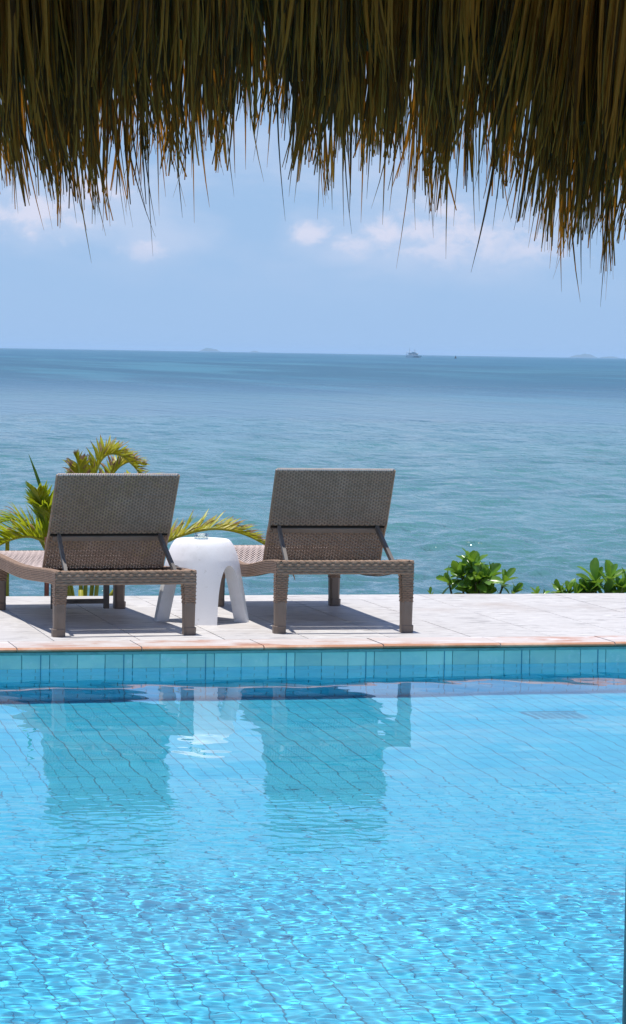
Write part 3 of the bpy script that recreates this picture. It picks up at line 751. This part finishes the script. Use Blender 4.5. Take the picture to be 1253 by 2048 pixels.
# ------------------------------------------------------------------ thatched roof over the viewer
EY = 4.15; RX = .947
roof = tag(empty('thatched_roof', (RX, EY, 1.9), -YAW), 'overhanging thatched roof eave of dry grass hanging across the top', 'thatched roof')
def rl(x, y, z): return (x - RX, y - EY, z - 1.9)
mb = MB()
mb.add([rl(-4, 3.75, 2.02), rl(6.0, 3.75, 2.02), rl(6.0, 3.95, 2.06), rl(-4, 3.95, 2.06), rl(-4, -.5, 4.6), rl(6.0, -.5, 4.6), rl(6.0, -.5, 4.75), rl(-4, -.5, 4.75),
        rl(-4, -4.5, 2.0), rl(6.0, -4.5, 2.0), rl(6.0, -4.6, 2.15), rl(-4, -4.6, 2.15)],
       [(0, 1, 2, 3), (0, 4, 5, 1), (3, 2, 6, 7), (4, 8, 9, 5), (7, 6, 10, 11), (8, 11, 10, 9), (0, 3, 7, 4), (1, 5, 6, 2), (4, 7, 11, 8), (5, 9, 10, 6)])
mb.build('roof_slope', M['thatch_dark'], roof)
mb = MB(); mb.tube([rl(-4, 3.62, 2.03), rl(6.0, 3.62, 2.03)], .045, 10); mb.build('eave_beam', M['stake'], roof)
def px(u): return RX + (np.asarray(u) - 626.5) / 1253 * .953
hx = px([-60, 0, 60, 120, 200, 300, 360, 440, 490, 515, 540, 600, 650, 750, 850, 910, 940, 975, 1030, 1060, 1150, 1253, 1320])
hs = np.array([310, 320, 340, 345, 290, 260, 255, 210, 180, 85, 180, 250, 250, 270, 295, 290, 210, 270, 320, 370, 410, 420, 420])
ht = np.array([420, 425, 440, 490, 445, 410, 405, 345, 310, 190, 310, 400, 420, 400, 450, 420, 350, 400, 440, 470, 545, 545, 530])
def zpix(yp, dpt=4.26): return 1.336 + (705 - yp) * dpt / 5600
hem_s = lambda x: zpix(np.interp(x, hx, hs)) ; hem_t = lambda x: zpix(np.interp(x, hx, ht))
def strand(mb, root_p, tip_p, wd, sag, sway, kink, m=0, seg=8, taper=2.2, blunt=.07):
    a, b = Vector(root_p), Vector(tip_p); ax = (b - a); sd = Vector((1, random.uniform(-.7, .7), 0)).normalized(); nn = ax.cross(sd).normalized()
    pts = []
    for i in range(seg + 1):
        t = i / seg; bend = max(0.0, (t - .6) / .4)
        p = a.lerp(b, t) + Vector((sway * math.sin(t * math.pi) * t + kink * bend * bend, sag * math.sin(math.pi * t), 0))
        ww = wd / 2 * (1 - t ** taper * (1 - blunt))
        pts += [p - sd * ww, p + nn * ww * .4, p + sd * ww]
    mb.add([rl(*p) for p in pts], [(i * 3 + k, i * 3 + 1 + k, i * 3 + 4 + k, i * 3 + 3 + k) for i in range(seg) for k in range(2)], m)
def lean_x(x):   # the bundles splay a little to the left towards the right-hand side
    return -.035 * float(np.interp(x, px([0, 500, 800, 1000, 1150, 1253]), [-.5, 0, .3, 1.0, .4, .1]))
layers = [  # name, root y, root z, tip y, reach (0 solid edge .. 1 tips), strands per metre, palette, width, convergence
    ('inner_fringe', 3.70, 2.14, 4.02, (-1.0, -.05), 640, 'in', .0048, (0, .25)),
    ('middle_fringe', 3.76, 2.16, 4.12, (-.35, .35), 620, 'mix', .0049, (0, .5)),
    ('outer_fringe', 3.84, 2.16, 4.22, (-.05, .72), 640, 'out', .0052, (.2, .9)),
    ('edge_fringe', 3.95, 2.12, 4.31, (.10, 1.0), 380, 'out', .0048, (.4, 1.0))]
for name, ry, rz_, tyy, (s0, s1), den, pal, wd, (c0, c1) in layers:
    mb = MB(); xa, xb = -.40, 2.25; per = 11
    nb = int((xb - xa) * den / per)
    for bnd in range(nb):
        xc = xa + (xb - xa) * (bnd + random.random()) / nb; conv = random.uniform(c0, c1); by_ = random.uniform(-.05, .05)
        dxb = lean_x(xc) + random.gauss(0, .012); bl = random.random(); bkink = random.gauss(0, .010); spread = random.uniform(.008, .022)
        zs_, zt_ = float(hem_s(xc)), float(hem_t(xc))
        for q in range(per):
            dx = random.gauss(0, spread)
            f = s0 + (s1 - s0) * min(1.05, max(0, .62 * bl + .38 * random.random()))
            if random.random() < .12: f -= random.uniform(.1, .5)
            tz = zs_ + (zt_ - zs_) * f
            tip = (xc + dx * (1 - conv) + random.gauss(0, .005), tyy + by_ + random.uniform(-.04, .04), tz)
            mi = random.choice((0, 0, 1, 1, 2, 3)) if pal == 'in' else random.choice((0, 1, 1, 2, 3, 3)) if pal == 'mix' else random.choice((0, 0, 1, 2, 3))
            strand(mb, (xc + dx - dxb, ry + by_, rz_ + random.uniform(-.03, .03)), tip, wd * random.uniform(.45, 1.5), random.uniform(-.005, .03), random.gauss(0, .008), bkink + random.gauss(0, .010), mi, 8, random.uniform(1.8, 7), random.uniform(.03, .4))
    o = mb.build(name, OUTER if pal == 'out' else INNER, roof); o['kind'] = 'stuff'
mb = MB(); xs = np.linspace(-.4, 2.4, 180); vs = []
for x in xs:
    zb = float(hem_s(x)) + .13 + random.uniform(-.02, .03); vs += [rl(x, 4.06, zb), rl(x, 4.10, zb - .01), rl(x, 3.92, 2.10), rl(x, 3.86, 2.08)]
mb.add(vs, [(i * 4 + k, i * 4 + (k + 1) % 4, i * 4 + 4 + (k + 1) % 4, i * 4 + 4 + k) for i in range(len(xs) - 1) for k in range(4)])
mb.build('packed_thatch', M['thatch_dark'], roof)
# rough fringe beyond the picture on both sides
mb = MB()
for k in range(1500):
    x = random.uniform(-3.9, -.35) if random.random() < .5 else random.uniform(2.2, 5.9)
    strand(mb, (x, random.uniform(3.7, 3.95), 2.14), (x + random.gauss(0, .02), random.uniform(4.0, 4.33), random.uniform(1.5, 1.8)), .010, .01, 0, 0, 0, 4)
o = mb.build('side_fringe', M['thatch'], roof); o['kind'] = 'stuff'
# long loose strands that hang below the rest, one by one
long_px = [(30, 470), (76, 420), (112, 455), (126, 470), (160, 535), (150, 480), (172, 470), (215, 460), (232, 465), (288, 520), (272, 460), (300, 440), (330, 440), (358, 450), (305, 400), (407, 360), (430, 400), (468, 345), (480, 370),
           (502, 330), (566, 445), (592, 412), (612, 415), (642, 440), (670, 470), (672, 455), (690, 395), (714, 445), (745, 450), (700, 430), (770, 420), (788, 420), (810, 535), (838, 475), (870, 515), (845, 440), (904, 450), (968, 540), (935, 460), (960, 385), (985, 440), (1018, 455), (1040, 450),
           (1092, 500), (1100, 530), (1120, 595), (1135, 530), (1160, 560), (1112, 575), (1200, 605), (1205, 590), (1235, 540), (1248, 535), (1068, 475), (1180, 490), (1220, 520), (50, 400), (90, 430), (190, 440), (250, 430), (385, 360), (525, 340), (545, 330), (580, 400), (625, 400), (655, 420), (730, 400), (800, 460), (860, 450), (885, 430), (918, 420),
           (8, 440), (20, 420), (65, 470), (140, 440), (180, 420), (205, 440), (240, 480), (262, 440), (318, 420), (345, 400), (372, 420), (395, 340), (450, 360), (605, 380), (635, 410), (1055, 460), (1080, 490), (1145, 550), (1172, 530), (1190, 560), (1210, 500)]
for u, v in long_px:
    xt = float(px(u)); zt_ = zpix(v, 4.42); mb = MB()
    strand(mb, (xt - random.gauss(.0, .014) - lean_x(xt), 3.92, 2.1), (xt, 4.30 + random.uniform(-.05, .03), zt_), random.uniform(.0045, .0075), random.uniform(0, .03), random.gauss(0, .012), random.gauss(.004, .016), 0, 14, random.uniform(1.6, 3.5), .05)
    mb.build('strand', random.choice(OUTER + [M['thatch_dark'], M['thatch_brown']]), roof)

# post carrying the eave, just inside the right edge at the bottom
mb = MB(); mb.lathe([(.0001, -.02), (.062, -.02), (.062, .0), (.055, .01), (.054, 1.2), (.052, 2.02), (.0001, 2.02)], 20)
tag(mb.build('roof_post', M['post'], None, True, (1.434, 3.9064, 0)), 'dark teal roof post slipping in at the lower right edge', 'post')

# ------------------------------------------------------------------ boat, buoy, poles and islands out at sea
bt = tag(empty('ferry_boat', (640, 2415, SEA_Z), math.radians(-14)), 'white two deck boat on the horizon', 'boat')
def hull(L, Wd, z0, z1, bow):
    V = []; n = 9
    for z, k in ((z0, .82), (z1, 1.0)):
        for s in (-1, 1):
            for i in range(n):
                t = i / (n - 1); x = -L / 2 + L * t; yy = Wd / 2 * k * (1 - max(0, (t - .6) / .4) ** 2); V.append((x + (bow * t * t if z > z0 else 0), s * yy, z))
    g = lambda l, s, i: l * 2 * n + s * n + i
    F = [(g(0, 0, i), g(0, 0, i + 1), g(1, 0, i + 1), g(1, 0, i)) for i in range(n - 1)] + [(g(0, 1, i + 1), g(0, 1, i), g(1, 1, i), g(1, 1, i + 1)) for i in range(n - 1)]
    F += [(g(1, 0, i), g(1, 0, i + 1), g(1, 1, i + 1), g(1, 1, i)) for i in range(n - 1)] + [(g(0, 0, 0), g(1, 0, 0), g(1, 1, 0), g(0, 1, 0)), (g(0, 0, n - 1), g(0, 1, n - 1), g(1, 1, n - 1), g(1, 0, n - 1))]
    return V, F
mb = MB(); mb.add(*hull(13.5, 4, -.5, 2.0, 1.2)); mb.build('hull', M['boat_white'], bt)
mb = MB(); mb.box((.5, -2.05, .6), (5.2, -2.02, 1.1)); mb.build('hull_stripe', M['boat_dark'], bt)
mb = MB(); mb.box((-4.5, -1.6, 2.0), (4.4, 1.6, 4.2), bev=.2); mb.build('cabin', M['boat_white'], bt)
mb = MB(); mb.box((-3.0, -1.66, 3.0), (4.1, -1.605, 3.5)); mb.build('cabin_window', M['boat_dark'], bt)
mb = MB(); mb.box((-5.8, -1.7, 4.9), (2.8, 1.7, 5.15), bev=.05); mb.build('upper_roof', M['boat_white'], bt)
mb = MB(); mb.box((-1.2, -1.3, 4.2), (2.2, 1.3, 4.9)); mb.build('wheelhouse', M['boat_white'], bt)
for x in (-5.6, -3.4): mb = MB(); mb.tube([(x, -1.5, 2.0), (x, -1.5, 4.9)], .14, 6); mb.build('pillar', M['boat_dark'], bt)
for x, h in ((-3.2, 8.6), (1.4, 7.8)): mb = MB(); mb.tube([(x, 0, 5.1), (x, 0, h)], .12, 6); mb.build('mast', M['boat_dark'], bt)
mb = MB(); mb.lathe([(.01, -.4), (1.1, -.3), (1.15, .35), (.7, .7), (.28, 1.6), (.2, 2.2), (.01, 2.4)], 14)
tag(mb.build('channel_buoy', M['buoy'], None, True, (677, 2407, SEA_Z)), 'small dark buoy on the sea right of the boat', 'buoy')
def island(x, y, L, Wd, H, label, seed):
    r_ = np.random.default_rng(seed); n, m_ = 40, 14; V = []
    ph = r_.random(6) * 6.28
    for i in range(n + 1):
        for j in range(m_ + 1):
            u, v = i / n * 2 - 1, j / m_ * 2 - 1
            env = max(0, 1 - (abs(u) ** 2.4)) * max(0, 1 - v * v)
            z = H * env * (.86 + .10 * math.sin(u * 5 + ph[0]) + .07 * math.sin(u * 13 + ph[1] + v * 3) + .05 * math.sin(u * 31 + ph[2]))
            V.append((u * L / 2, v * Wd / 2, z - .3))
    F = [(i * (m_ + 1) + j, (i + 1) * (m_ + 1) + j, (i + 1) * (m_ + 1) + j + 1, i * (m_ + 1) + j + 1) for i in range(n) for j in range(m_)]
    o = link('island', mesh('island', V, F, [M['island']], True), None, (x, y, SEA_Z), -YAW * 1.1)
    tag(o, label, 'island', 'faint islands on the horizon')
island(4746, 25155, 189, 96, 35, 'faint rounded island on the horizon in the left half', 1)
island(5149, 25078, 99, 64, 14, 'smallest faint islet on the horizon left of the boat', 2)
island(8045, 24304, 264, 128, 38, 'broadest faint island on the horizon at the right', 3)
island(8264, 24229, 192, 96, 18, 'low faint island beside the right edge on the horizon', 4)

# ------------------------------------------------------------------ air
HAZE = True
if HAZE:
    mb = MB(); mb.box((-33000, -9500, -6), (33000, 33000, 40))
    hm = bpy.data.materials.new('sea_air'); hm.use_nodes = True; t = hm.node_tree; t.nodes.clear()
    pv = t.nodes.new('ShaderNodeVolumePrincipled'); pv.inputs['Color'].default_value = (.62, .80, 1.0, 1); pv.inputs['Density'].default_value = .000055
    pv.inputs['Anisotropy'].default_value = 0.0
    t.links.new(pv.outputs[0], t.nodes.new('ShaderNodeOutputMaterial').inputs['Volume'])
    tag(mb.build('haze', hm), kind='stuff')
